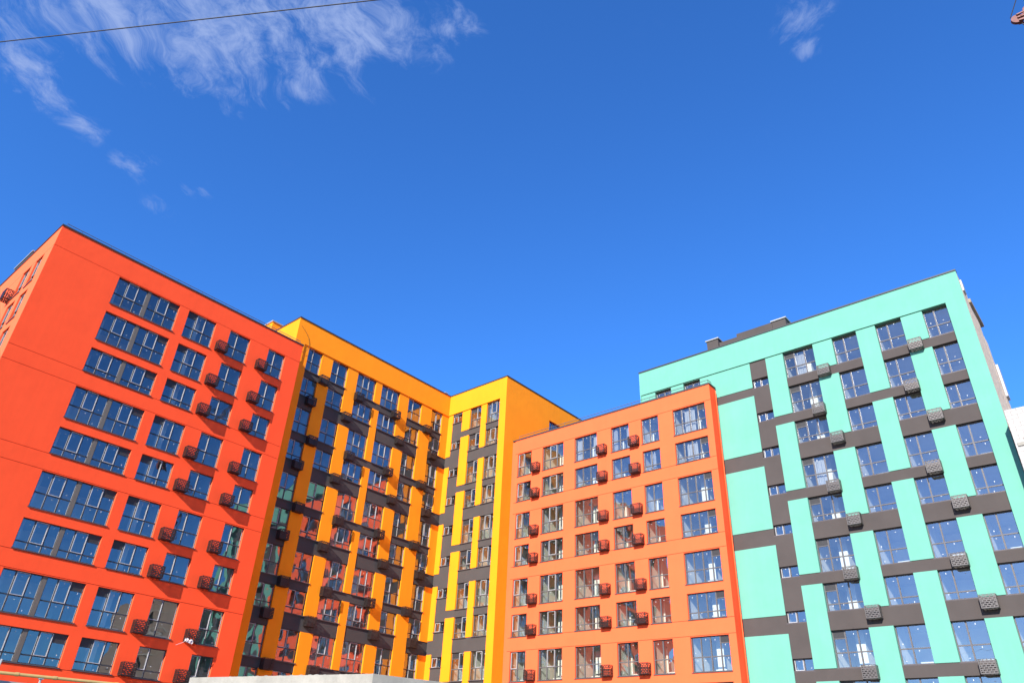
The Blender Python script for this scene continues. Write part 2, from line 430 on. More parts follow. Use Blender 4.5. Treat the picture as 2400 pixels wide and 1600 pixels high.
# left end wall
F2 = FACE_A(A0, loc); rects = []; wl = [(-53.95, -52.42), (-56.4, -54.75)]
for a, b in wl:
    for k in range(1, 11): rects.append((a, b, top(k)-hgt(TALL_RT(k)), top(k), None, 0))
for k in (1, 4, 6, 8, 10): rects.append(groove(-66.0, -B0, top(k)+0.06))
w2 = facade(-66.0, -B0, 0, ZT, 0, rects, None); mesh_obj('wall', w2, [M['red'], M['red_joint_shade']], red, F2)
for a, b in wl:
    for k in range(1, 11):
        h = hgt(TALL_RT(k)); window(red, F2, kind([1, 1.1], (0,), None, 'sash', 'frame_dark'), a, top(k)-h, b-a, h)
for k in range(1, 11): basket(red, F2, -57.3, top(k)-hgt(TALL_RT(k)))
bm = bmesh.new(); bx(bm, A0+4.6-loc[0], A1-loc[0], 56.0-loc[1], 66.0-loc[1], 0, ZT-0.05)
bx(bm, A0+0.3-loc[0], A1-0.3-loc[0], B0+0.3-loc[1], 65.7-loc[1], ZT-0.35, ZT-0.2)
bx(bm, A1-0.3-loc[0], A1-loc[0], B0+0.25-loc[1], 56.0-loc[1], 0, ZT-0.05); bx(bm, A0-loc[0], A0+4.6-loc[0], 65.9-loc[1], 66.0-loc[1], 0, ZT-0.05)
bx(bm, A0+0.005-loc[0], A0+0.3-loc[0], B0+0.005-loc[1], 65.9-loc[1], ZT-0.35, ZT-0.004); bx(bm, A0+0.3-loc[0], A1-0.3-loc[0], B0+0.005-loc[1], B0+0.3-loc[1], ZT-0.35, ZT-0.004)
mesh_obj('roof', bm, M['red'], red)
cap(red, loc, [(A0-0.06, A1+0.06, B0-0.06, B0+0.36), (A0-0.06, A0+0.36, B0+0.36, 66.0)], ZT)
rail(red, loc, [(A0+0.25, B0+0.2, ZT+0.05), (A1-0.25, B0+0.2, ZT+0.05)], 0.36, 1.0)
bm = bmesh.new(); bx(bm, 9.25-loc[0], 13-loc[0], 60.0-loc[1], 63.9-loc[1], ZT-0.2, 34.45+H); mesh_obj('ventilation_shaft', bm, M['dark'], red)
s = bpy.context.scene.objects
bm = bmesh.new(); bx(bm, 9.17-loc[0], 13.1-loc[0], 59.9-loc[1], 64.0-loc[1], 34.45+H, 34.56+H); mesh_obj('shaft_cap', bm, M['zinc'], [o for o in red.children if o.name.startswith('ventilation_shaft')][0])

# ================================================================== YELLOW BUILDING
loc = (45.0, 58.0, 0.0)
yel = empty('apartment_building', loc, 'yellow-orange L-shaped apartment block with dark brown bands, between the red and coral blocks', 'building')
B0, A0, A1, ZT, PR = 52.40, 29.25, 49.30, 35.75+H, 0.09     # PR: how far the pilasters stand back from the top storey band
oc = [(30.85, 32.40, kind([0.42, 0.58], (0,), None, 'sash', 'frame_dark')), (33.62, 35.46, kind([0.45, 0.55], (0,), None, 'sash', 'frame_dark')),
      (36.67, 38.99, kind([1,1,1], (1,), None, 'sash', 'frame')), (39.75, 42.12, kind([1,1,1], (1,), None, 'sash', 'frame')),
      (43.36, 45.22, kind([0.42, 0.58], (0,), None, 'sash', 'frame_dark')), (46.66, 48.25, kind([0.5, 0.5], (1,), None, 'sash', 'frame_dark'))]
rects = [(A0+1.0, A1, 0, top(0)+0.02, PR, 0)]
for k in range(0, 11):
    t = top(k); s0 = t - hgt(TALL_OY(k)); n0 = top(k+1)
    spans = [(oc[0][0], oc[1][1]), (oc[2][0], oc[3][1]), (oc[4][0], oc[5][1])] if TALL_OY(k) else [(oc[0][0], oc[0][1]), (oc[1][0], oc[2][1]), (oc[3][0], oc[4][1]), (oc[5][0], A1)]
    for a, b in spans: rects.append((a, b, n0, s0, PR+0.05, 1))
    for a, b, _ in oc: rects.append((a, b, s0, t, None, 0))
F = FACE_B(B0, loc)
mesh_obj('wall', facade(A0, A1, 0, ZT, 0, rects, None, reveal=0.32), [M['yellow'], M['dark']], yel, F)
Fw = F @ Matrix.Translation((0, 0.10, 0))
for ci, (a, b, kd) in enumerate(oc):
    for k in range(0, 10):
        h = hgt(TALL_OY(k)); window(yel, Fw, kd, a, top(k)-h, b-a, h)
Fb = F @ Matrix.Translation((0, PR+0.03, 0))
for k in range(0, 10):
    z = top(k) - hgt(TALL_OY(k)) - 0.76
    for u in ((32.45, 36.60, 41.30, 45.65) if TALL_OY(k) else (31.55, 35.58, 42.2, 46.72)): basket(yel, Fb, u, z)
# wing facing the sun
YA, YB0, YB1 = 49.1, 44.2, 52.52
yc = [(-51.80, -50.42, None), (-49.26, -47.68, kind([0.56, 0.44], (1,), 0)), (-46.91, -45.06, kind([0.3, 0.4, 0.3], (1,)))]
rects = [(-YB1, -45.06, 0, top(0)+0.1, PR, 0)]
rects.append((-51.80, -50.42, 2, top(0)+0.10, PR+0.04, 1))
for k in range(0, 11):
    t = top(k); s0 = t - hgt(TALL_OY(k)); n0 = top(k+1)+0.1
    if k > 0: t = t + 0.1
    if TALL_OY(k): sp = [(-50.42, -47.68), (-46.91, -45.06)]
    else: sp = [(-YB1, -51.8), (-49.26, -45.06)]
    for a, b in sp: rects.append((a, b, n0, s0 + 0.1, PR+0.04, 1))
    for a, b, kd in yc[1:]: rects.append((a, b, s0+0.1, top(k)+0.1, None, 0))
    rects.append((-51.80, -50.42, top(k)-1.01, top(k)-0.15, None, 0))
FY = FACE_A(YA, loc)
mesh_obj('wall', facade(-YB1, -YB0, 0, ZT, 0, rects, None, reveal=0.32), [M['yellow'], M['dark']], yel, FY)
FYw = FY @ Matrix.Translation((0, 0.10, 0))
for k in range(0, 10):
    h = hgt(TALL_OY(k))
    for a, b, kd in yc[1:]: window(yel, FYw, kd, a, top(k)-h+0.1, b-a, h)
    window(yel, FYw, kind([1, 1], (0,)), -51.80, top(k)-1.01, 1.38, 0.86)
# tower flank above the coral block, with one window
rects = [(56.25, 58.2, 31.2+H, 33.5+H, None, 0)]
FT = FACE_B(YB0, loc)
mesh_obj('wall', facade(YA, 65.0, 0, ZT, 0, rects, None), [M['yellow'], M['dark']], yel, FT)
window(yel, FT, kind([1, 1, 1], ()), 56.25, 31.2+H, 1.95, 2.3)
# left flank above the red roof
bm = facade(-68.0, -B0, 0, ZT, 0, [], None); mesh_obj('wall', bm, [M['yellow'], M['dark']], yel, FACE_A(A0, loc))
bm = bmesh.new()
bx(bm, A0+0.01-loc[0], 64.9-loc[0], 57.5-loc[1], 68-loc[1], 0, ZT-0.3); bx(bm, 54.0-loc[0], 64.95-loc[0], 49.5-loc[1], 57.5-loc[1], 0, ZT-0.3)
bx(bm, A0+0.01-loc[0], 53.9-loc[0], B0+0.35-loc[1], 57.5-loc[1], ZT-0.5, ZT-0.3); bx(bm, YA+0.35-loc[0], 64.95-loc[0], YB0+0.35-loc[1], 57.5-loc[1], ZT-0.5, ZT-0.3)
mesh_obj('roof', bm, M['yellow'], yel)
cap(yel, loc, [(A0-0.06, YA-0.06, B0-0.06, B0+0.36), (YA-0.06, YA+0.36, YB0-0.06, B0+0.36), (YA+0.36, 65.0, YB0-0.06, YB0+0.36), (A0-0.06, A0+0.36, B0+0.36, 68.0)], ZT)
bm = bmesh.new(); bx(bm, 29.95-loc[0], 31.5-loc[0], 58.8-loc[1], 60.3-loc[1], ZT-0.3, 38.1+H); ch = mesh_obj('chimney', bm, M['yellow'], yel)
bm = bmesh.new(); bx(bm, 29.85-loc[0], 31.6-loc[0], 58.7-loc[1], 60.4-loc[1], 38.1+H, 38.22+H); mesh_obj('chimney_cap', bm, M['zinc'], ch)
bm = bmesh.new(); bx(bm, 48.4-loc[0], 48.75-loc[0], 52.6-loc[1], 52.95-loc[1], ZT, ZT+0.28); bx(bm, 48.35-loc[0], 48.8-loc[0], 52.55-loc[1], 53.0-loc[1], ZT+0.28, ZT+0.36); mesh_obj('roof_vent', bm, M['zinc'], yel)
bm = bmesh.new(); pts = []
ctl = [(29.5, 35.0), (30.1, 34.55), (30.5, 34.1), (30.68, 33.6), (30.64, 32.95), (30.45, 32.65), (30.1, 32.5), (29.6, 32.45)]
for a, z in ctl: pts.append((a-loc[0], B0-0.03-loc[1], z+H))
tube(bm, pts, 0.012, 5); mesh_obj('hanging_cord', bm, M['steel'], yel)

# ================================================================== CORAL BUILDING (centre right)
loc = (58.0, 34.0, 0.0)
cor = empty('apartment_building', loc, 'coral apartment block at centre right, the lowest of the four coloured blocks', 'building')
PA, PB0, PB1, ZT = 50.42, 22.87, 43.8, 28.85+H
pc = [(-43.42, -41.70, kind([0.42, 0.58], (0,))), (-40.37, -37.88, kind([1,1,1], (1,))), (-36.60, -34.12, kind([1,1,1], ())),
      (-32.62, -30.74, kind([0.46, 0.54], ())), (-29.50, -27.81, kind([0.46, 0.54], ())), (-26.41, -23.43, kind([1,1,1,1], (), 3))]
rects = []
for k in range(2, 11):
    if k in (2, 4, 6, 8, 10): rects.append(groove(-PB1, -PB0, top(k)+0.06))
    else: rects.append(groove(-PB1, -PB0, top(k)-1.82-0.0-0.05))
for a, b, _ in pc:
    for k in range(2, 11): rects.append((a, b, top(k)-hgt(TALL_RT(k)), top(k), None, 0))
FP = FACE_A(PA, loc)
mesh_obj('wall', facade(-PB1, -PB0, 0, ZT, 0, rects, None), [M['red'], M['red_joint_shade']], cor, FP)
for ci, (a, b, kd) in enumerate(pc):
    for k in range(2, 11):
        h = hgt(TALL_RT(k)); kk = kd
        if (ci, k) in ((5, 2), (5, 3), (4, 3), (3, 2), (2, 2)): kk = kd[:6] + (2 if ci in (5, 4) else 1,)
        window(cor, FP, kk, a, top(k)-h, b-a, h)
        u = {0: -41.46, 2: -33.92, 3: -30.60}.get(ci)
        if u: basket(cor, FP, u, top(k)-h)
mesh_obj('wall', facade(PA, 51.50, 0, ZT, 0, [], None), [M['red_shaded'], M['red_joint_shade']], cor, FACE_B(PB0, loc))  # side wall in the shaded tone of the same paint
bm = bmesh.new(); bx(bm, 55.2-loc[0], 65-loc[0], 30.2-loc[1], 44.1-loc[1], 0, ZT-0.3); bx(bm, PA+0.35-loc[0], 65-loc[0], 30.2-loc[1], 44.0-loc[1], ZT-0.5, ZT-0.3)
bx(bm, PA+0.01-loc[0], 51.5-loc[0], PB0+0.01-loc[1], 30.2-loc[1], ZT-0.3, ZT-0.1); bx(bm, PA+0.02-loc[0], 51.2-loc[0], PB1-0.02-loc[1], YB0-0.02-loc[1], 0, ZT-0.1)
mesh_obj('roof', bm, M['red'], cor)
cap(cor, loc, [(PA-0.06, PA+0.36, PB0-0.06, 44.12), (PA+0.36, 51.52, PB0-0.06, PB0+0.3)], ZT)
rail(cor, loc, [(PA+0.3, 43.6, ZT+0.05), (PA+0.3, PB0+0.2, ZT+0.05), (PA+0.9, PB0+0.2, ZT+0.05)], 0.5, 1.8)
bm = bmesh.new(); tube(bm, [(51.35-loc[0], PB0-0.07-loc[1], ZT-0.3), (51.35-loc[0], PB0-0.07-loc[1], 2)], 0.045, 8); mesh_obj('drainpipe', bm, M['red'], cor)

# ================================================================== MINT BUILDING (right)
loc = (58.0, 17.0, 0.0)
mint = empty('apartment_building', loc, 'mint green apartment block with dark brown bands at the right, behind the coral block', 'building')
TA, TB0, TB1, ZT = 51.55, 3.78, 30.1, 32.62+H
tcs = [(-19.68, -18.36, None), (-16.90, -14.50, kind([1,1,1], (), 0)), (-13.02, -11.20, kind([0.42, 0.58], ())), (-9.83, -8.02, kind([0.42, 0.58], ())), (-6.58, -4.98, kind([0.42, 0.58], ()))]
dz = -0.06
rects = [(-TB1, -4.98, 0, top(1)+dz+0.02, PR, 0), (-19.70, -18.34, 2, top(1)+dz, PR+0.04, 1)]
HT = lambda k: 2.26 if TALL_RT(k) else 1.80
oddset = (1, 3, 5, 7, 9)
for k in range(1, 11):
    t = top(k)+dz; s0 = t - HT(k); n0 = top(k+1)+dz
    if k in oddset: sp = [(-22.95, -19.70), (-16.90, -11.20), (-9.83, -4.98)]
    else: sp = [(-19.70, -14.50), (-13.02, -8.02), (-6.58, -4.98)]
    for a, b in sp: rects.append((a, b, n0, s0, PR+0.04, 1))
    for a, b, _ in tcs[1:]: rects.append((a, b, s0, t, None, 0))
    rects.append((-19.68, -18.36, top(k)-2.42+0.03, top(k)-1.66+0.03, None, 1))
rects.append((-TB1+0.1, -22.95, 0, 28.0+H, None, 0))
for u in (-28.6, -25.8): rects.append((u, u+1.6, top(1)-2.3, top(1)-0.1, None, 0))
FTm = FACE_A(TA, loc)
mesh_obj('wall', facade(-TB1, -TB0, 0, ZT, 0, rects, None, reveal=0.41), [M['teal'], M['dark']], mint, FTm)
Fw = FTm @ Matrix.Translation((0, 0.19, 0))
for k in range(1, 11):
    for ci, (a, b, kd) in enumerate(tcs):
        if kd is None: window(mint, Fw, kind([0.5, 0.5], (0,)), a, top(k)-2.39, b-a, 0.76); continue
        kk = kd if not (ci == 1 and k in (1, 4)) else kd[:6] + (2,)
        window(mint, Fw, kk, a, top(k)+dz-HT(k), b-a, HT(k))
for u in (-28.6, -25.8): window(mint, Fw, kind([1, 1], ()), u, top(1)-2.3, 1.6, 2.2)
Fb = FTm @ Matrix.Translation((0, PR+0.03, 0))
for k in range(1, 11):
    z = top(k)+dz-HT(k)-0.745
    for u in ((-14.38, -7.92) if k in oddset else (-15.27, -8.84)): basket(mint, Fb, u, z, True)
bm = bmesh.new()
bx(bm, 56.5-loc[0], 66-loc[0], 10.2-loc[1], TB1-0.02-loc[1], 0, ZT-0.3); bx(bm, TA+0.35-loc[0], 66-loc[0], 10.2-loc[1], TB1-0.02-loc[1], ZT-0.5, ZT-0.29)
bx(bm, TA+0.35-loc[0], 54.4-loc[0], TB0+0.36-loc[1], 10.2-loc[1], ZT-0.5, ZT-0.3); bx(bm, 56.4-loc[0], 56.6-loc[0], TB0+0.4-loc[1], 10.2-loc[1], 0, 31.0+H); bx(bm, TA+0.01-loc[0], 56.5-loc[0], TB1-0.12-loc[1], TB1-0.02-loc[1], 0, ZT-0.3)
mesh_obj('roof', bm, M['teal'], mint)
# unfinished flank clad in mineral wool, stepping down behind
bm = bmesh.new()
for (a0, a1, zt, b0) in ((TA+0.36, 54.4, 32.5, 3.80), (54.4, 57.0, 31.2, 3.805), (57.0, 58.3, 29.8, 3.80), (58.3, 59.4, 28.2, 3.805)): bx(bm, a0-loc[0], a1-loc[0], b0-loc[1], b0+0.35-loc[1], 0, zt+H)
bx(bm, TA+0.004-loc[0], TA+0.36-loc[0], 3.785-loc[1], 4.3-loc[1], 0, 32.5+H)
mesh_obj('insulated_flank', bm, M['wool'], mint)
bm = bmesh.new(); bx(bm, 54.0-loc[0], 58.2-loc[0], 3.64-loc[1], 4.4-loc[1], 31.2+H, 31.5+H); mesh_obj('flank_slab', bm, M['timber'], mint)
bm = bmesh.new(); bx(bm, TA+0.9-loc[0], 53.2-loc[0], 3.70-loc[1], 3.80-loc[1], 31.4+H, 32.3+H); mesh_obj('window_reveal_panel', bm, M['zinc'], mint); bm = bmesh.new(); bx(bm, 58.4-loc[0], 59.3-loc[0], 3.66-loc[1], 3.8-loc[1], 25.4+H, 28.0+H); mesh_obj('window_reveal_panel', bm, M['zinc'], mint)
cap(mint, loc, [(TA-0.06, TA+0.36, TB0-0.02, TB1+0.02)], ZT)
bm = bmesh.new(); bx(bm, TA+3-loc[0], TA+5-loc[0], 23.4-loc[1], 24.5-loc[1], ZT-0.3, 35.48+H); sh = mesh_obj('ventilation_shaft', bm, M['dark'], mint)
bm = bmesh.new(); bx(bm, TA+2.9-loc[0], TA+5.1-loc[0], 23.3-loc[1], 24.6-loc[1], 35.48+H, 35.58+H); mesh_obj('shaft_cap', bm, M['zinc'], sh)
bm = bmesh.new(); bx(bm, TA+3-loc[0], TA+7-loc[0], 18.3-loc[1], 21.6-loc[1], ZT-0.3, 35.3+H); bx(bm, TA+3.0-loc[0], TA+7-loc[0], 21.6-loc[1], 23.3-loc[1], ZT-0.3, 35.0+H); mesh_obj('lift_housing', bm, M['dark'], mint)
bm = bmesh.new(); bx(bm, TA+3-loc[0], TA+5-loc[0], 17.1-loc[1], 18.28-loc[1], ZT-0.3, 35.3+H); sh = mesh_obj('ventilation_shaft', bm, M['dark'], mint)
bm = bmesh.new(); bx(bm, TA+2.9-loc[0], TA+5.1-loc[0], 17.0-loc[1], 18.38-loc[1], 35.3+H, 35.4+H); mesh_obj('shaft_cap', bm, M['zinc'], sh)

# ================================================================== UNFINISHED BLOCKWORK BUILDING (far right)
loc = (57.0, -9.0, 0.0)
blk = empty('unfinished_building', loc, 'unfinished white blockwork building at the right edge, beside the mint block', 'building')
rects = []
rects.append((0.5, 22.0, 0, 20.9+H, 0.02, 1))  # unseen stretch coloured tan for its reflection in the red block's windows
for k in range(3, 10): rects.append((9.0, 10.6, top(k)-1.4, top(k), None, 1))
FB = FACE_A(50.0, loc)
mesh_obj('wall', facade(-3.62, 22.0, 0, 20.85+H, 0, rects, None, reveal=0.4), [M['block'], M['tan_added']], blk, FB)
bm = bmesh.new()
bx(bm, 50.4-loc[0], 64-loc[0], -21.9-loc[1], 3.2-loc[1], 20.3+H, 20.6+H); bx(bm, 50.02-loc[0], 64-loc[0], 3.25-loc[1], 3.6-loc[1], 0, 20.8+H); bx(bm, 53.5-loc[0], 64-loc[0], -21.9-loc[1], 3.2-loc[1], 0, 20.29+H)
mesh_obj('roof', bm, M['block'], blk)
bm = bmesh.new(); 
for zz_ in (18.45, 15.45, 12.45): bx(bm, 49.93-loc[0], 50.02-loc[0], -22-loc[1], 3.5-loc[1], zz_+H, zz_+0.2+H)
mesh_obj('floor_slab_edge', bm, M['concrete'], blk)

# ================================================================== foreground
pts = [(8.0, 15.4), (9.0, 10.9), (13.2, 9.75), (12.9, 16.6)]; hh = 1.5 + H
loc = (11.0, 13.0, 0); bm = bmesh.new()
lo = [bm.verts.new((x-loc[0], y-loc[1], 0)) for x, y in pts]; hi = [bm.verts.new((x-loc[0], y-loc[1], hh)) for x, y in pts]
for i in range(4): bm.faces.new((lo[i], lo[(i+1) % 4], hi[(i+1) % 4], hi[i]))
bm.faces.new(hi)
rn = random.Random(3)
for (p, q, n) in ((pts[0], pts[1], 26), (pts[1], pts[2], 8)):          # crumbs of mortar left on the top edge
    for _ in range(n):
        t = rn.random(); x = p[0]+(q[0]-p[0])*t + 0.06 - loc[0]; y = p[1]+(q[1]-p[1])*t + 0.05 - loc[1]; r = rn.uniform(0.008, 0.022)
        bmesh.ops.create_icosphere(bm, subdivisions=1, radius=r*1.5, matrix=Matrix.Translation((x, y, hh)) @ Matrix.Diagonal((1.6, 1.6, 0.7, 1)))
kw = mesh_obj('concrete_wall', bm, M['concrete']); kw.location = loc
tag(kw, 'pale cast concrete wall corner at the bottom edge, in front of the red and yellow blocks', 'wall')

loc = (8.0, 25.7, 0.0)
pipe = empty('gas_pipe', loc, 'thin pale yellow pipe on stands at the bottom left corner', 'pipe')
bm = bmesh.new(); zp = 2.0 + H
pa, pb = Vector((2.2, 27.02, zp)), Vector((16.0, 23.97, zp)); lv = Vector(loc)
tube(bm, [pa-lv, pb-lv], 0.045, 10)
for t in (0.1, 0.25, 0.43, 0.5, 0.62, 0.78, 0.9):
    c = pa + (pb-pa)*t - lv; d = (pb-pa).normalized()
    tube(bm, [c-d*0.05, c+d*0.05], 0.056, 10)
mesh_obj('pipe_run', bm, M['gaspipe'], pipe)
for t in (0.12, 0.475, 0.66, 0.92):
    c = pa + (pb-pa)*t - lv; bm = bmesh.new(); tube(bm, [c+Vector((0,0,0.02)), c+Vector((0.0,0.02,-zp))], 0.03, 6); bx(bm, c.x-0.06, c.x+0.06, c.y-0.06, c.y+0.06, zp-0.07, zp-0.045)
    mesh_obj('pipe_stand', bm, M['zinc'], pipe)
shed = empty('timber_shed', (8.6, 27.6, 0), 'low timber shed with pale roof edge, behind the yellow pipe at the bottom left', 'shed')
bm = bmesh.new(); bx(bm, -3.6, -0.9, -1.2, 1.2, 0, 2.02+H-0.03); mesh_obj('wall', bm, M['timber'], shed)
bm = bmesh.new(); bx(bm, -3.7, -0.82, -1.3, 1.3, 2.02+H-0.03, 2.02+H+0.08); mesh_obj('roof', bm, M['concrete'], shed)
bm = bmesh.new(); bx(bm, -0.8, 3.2, -0.9, 1.2, 0, 1.66+H); mesh_obj('wall', bm, M['timber'], shed)
bm = bmesh.new(); bx(bm, -0.8, 3.4, -1.1, 1.3, 1.66+H, 1.86+H); mesh_obj('roof', bm, M['zinc'], shed)
bm = bmesh.new(); tube(bm, [(-0.75, -1.0, 2.0+H), (-0.72, -1.0, 2.42+H)], 0.03, 6); mesh_obj('stake', bm, M['zinc'], shed)

bm = bmesh.new(); a_, b_ = Vector((0.18, 17.5, 15.0+H)), Vector((5.1, 9.6, 15.0+H)); d = (b_-a_)
tube(bm, [a_ - d*7 + (d*13)*t - Vector((0,0,1))*(0.0 if t in (0, 1) else 0.0) for t in [k/40 for k in range(41)]], 0.013, 6)
cb = mesh_obj('overhead_cable', bm, M['steel']); tag(cb, 'thin dark overhead cable crossing the cloudy sky at the top left', 'cable')

# rag caught on a basket of the red block
bm = bmesh.new(); rn = random.Random(5); g = {}
for i in range(8):
    for j in range(4):
        g[i, j] = bm.verts.new((25.05+i*0.085+rn.uniform(-.03,.03), 50.2+rn.uniform(-.05,.05)-B0*0, 7.02+H+j*0.07+rn.uniform(-.04,.04)-0.02*i))
for i in range(7):
    for j in range(3): bm.faces.new((g[i,j], g[i+1,j], g[i+1,j+1], g[i,j+1]))
tube(bm, [(25.2, 50.2, 7.05+H), (24.9, 50.3, 6.85+H), (24.6, 50.35, 6.7+H)], 0.012, 4)
for v in bm.verts: v.co -= Vector((25.2, 50.3, 7.0+H))
rg = mesh_obj('plastic_rag', bm, M['film']); rg.location = (25.2, 50.3, 7.0+H)
tag(rg, 'small torn piece of pale plastic caught on a basket low on the red block', 'rag')

# tower crane, only its jib tip reaches into the picture
loc = (62.0, -40.0, 0.0)
cr = empty('tower_crane', loc, 'red-brown tip of a crane jib with pulleys and ropes at the top right corner', 'crane')
tip = Vector((54.25, -5.95, 55.75+H)) - Vector(loc); zj = tip.z
def lattice(bm, p, q, w, n, r, tri=False):
    p, q = Vector(p), Vector(q); d = (q-p).normalized(); side = d.cross(Vector((0,0,1)))
    if side.length < 0.1: side = Vector((1,0,0))
    side.normalize(); up = side.cross(d)
    offs = [side*w/2, -side*w/2, up*w] if tri else [side*w/2+up*w/2, -side*w/2+up*w/2, -side*w/2-up*w/2, side*w/2-up*w/2]
    for o in offs: tube(bm, [p+o, q+o], r, 6)
    for k in range(n):
        a = p + (q-p)*k/n; b = p + (q-p)*(k+1)/n
        for i in range(len(offs)):
            o1, o2 = offs[i], offs[(i+1) % len(offs)]
            tube(bm, [a+o1, b+o2] if k % 2 else [a+o2, b+o1], r*0.55, 4); tube(bm, [b+o1, b+o2], r*0.5, 4)
dj = (Vector((0, 0, zj)) - tip).normalized()
bm = bmesh.new(); lattice(bm, tip+dj*0.9, (0, 0, zj), 1.1, 30, 0.09, True); mesh_obj('jib', bm, M['rust'], cr)
bm = bmesh.new(); lattice(bm, (0, 0, 0), (0, 0, zj), 1.6, 34, 0.1); mesh_obj('mast', bm, M['rust'], cr)
bm = bmesh.new(); lattice(bm, (0, 0, zj), (0.2, -12, zj), 1.1, 10, 0.08); bx(bm, -0.7, 0.9, -12.5, -11, zj-2.4, zj+0.4); mesh_obj('counter_jib', bm, M['rust'], cr)
bm = bmesh.new(); lattice(bm, (0, 0, zj), (0, 0, zj+7), 0.8, 6, 0.08); mesh_obj('apex', bm, M['rust'], cr)
sd = dj.cross(Vector((0,0,1))).normalized()
def sheave(c, r):
    bm = bmesh.new(); 
    for (off, rr) in ((-0.12, r), (-0.05, r*0.86), (0.05, r*0.86), (0.12, r)): pass
    prof = [(-0.13, 0.05), (-0.13, r), (-0.07, r), (-0.03, r*0.84), (0.03, r*0.84), (0.07, r), (0.13, r), (0.13, 0.05)]; n = 20; rings = []
    for k in range(n):
        a = 2*math.pi*k/n; dirv = dj*math.cos(a) + Vector((0,0,1))*math.sin(a)
        rings.append([bm.verts.new(c + sd*x + dirv*y) for x, y in prof])
    for k in range(n):
        for i in range(len(prof)): bm.faces.new((rings[k][i], rings[k][(i+1) % len(prof)], rings[(k+1) % n][(i+1) % len(prof)], rings[(k+1) % n][i]))
    return mesh_obj('pulley', bm, M['rust'], cr)
sheave(tip, 0.46); sheave(tip + dj*0.95 + Vector((0,0,0.75)), 0.4)
bm = bmesh.new()
for s_ in (-0.2, 0.2):
    for k in range(3): tube(bm, [tip + sd*s_ + Vector((0,0,(k-1)*0.35)), tip + sd*s_ + dj*1.9 + Vector((0,0,(k-1)*0.6+0.2))], 0.08, 5)
    tube(bm, [tip+sd*s_+dj*0.2, tip+sd*s_+dj*1.2+Vector((0,0,0.9))], 0.1, 5)
mesh_obj('head_frame', bm, M['rust'], cr)
up = Vector((0,0,1))
for p, q in ((tip+dj*0.5+up*0.5, Vector((0,0,zj+7))), (tip - dj*0.4 + up*0.4, tip+dj*9+up*20), (tip+dj*0.45-up*0.5, tip+dj*5-up*14), (tip+dj*0.15-up*0.6, tip+dj*4.6-up*14.2)):
    bm = bmesh.new(); tube(bm, [p, q], 0.04, 5); mesh_obj('rope', bm, M['steel'], cr)

# ground
bm = bmesh.new()
S = 3000.0; n = 12
vs = [[bm.verts.new((-S+2*S*i/n, -S+2*S*j/n, 0)) for j in range(n+1)] for i in range(n+1)]
for i in range(n):
    for j in range(n): bm.faces.new((vs[i][j], vs[i+1][j], vs[i+1][j+1], vs[i][j+1]))
g = mesh_obj('ground', bm, M['ground']); g['kind'] = 'structure'

# ================================================================== sky, sun, camera
w = bpy.data.worlds.new("World"); bpy.context.scene.world = w; w.use_nodes = True
nt = w.node_tree; nt.nodes.clear(); L = nt.links
out = nt.nodes.new('ShaderNodeOutputWorld'); bg = nt.nodes.new('ShaderNodeBackground')
sky = nt.nodes.new('ShaderNodeTexSky'); sky.sky_type = 'NISHITA'; sky.sun_disc = False
sky.sun_elevation = math.asin(SUN_DIR.z); sky.sun_rotation = math.atan2(SUN_DIR.x, SUN_DIR.y) % (2*math.pi)
sky.altitude = 200; sky.air_density = 1.0; sky.dust_density = 0.3; sky.ozone_density = 2.5
SKY_STRENGTH = 0.15
tint = N(nt, 'ShaderNodeMixRGB', blend_type='MULTIPLY'); tint.inputs[0].default_value = 1; tint.inputs[2].default_value = (0.44, 1.09, 2.0, 1)
L.new(sky.outputs[0], tint.inputs[1])
tc0 = nt.nodes.new('ShaderNodeTexCoord'); dt = N(nt, 'ShaderNodeVectorMath', operation='DOT_PRODUCT'); L.new(tc0.outputs['Generated'], dt.inputs[0]); dt.inputs[1].default_value = tuple(SUN_DIR)
tm = N(nt, 'ShaderNodeMapRange', interpolation_type='SMOOTHSTEP'); L.new(dt.outputs['Value'], tm.inputs[0]); tm.inputs['From Min'].default_value = 0.15; tm.inputs['From Max'].default_value = 0.95
tx = N(nt, 'ShaderNodeMixRGB'); L.new(tm.outputs[0], tx.inputs[0]); tx.inputs[1].default_value = (0.44, 1.09, 2.0, 1); tx.inputs[2].default_value = (0.75, 1.05, 1.6, 1)
L.new(tx.outputs[0], tint.inputs[2])
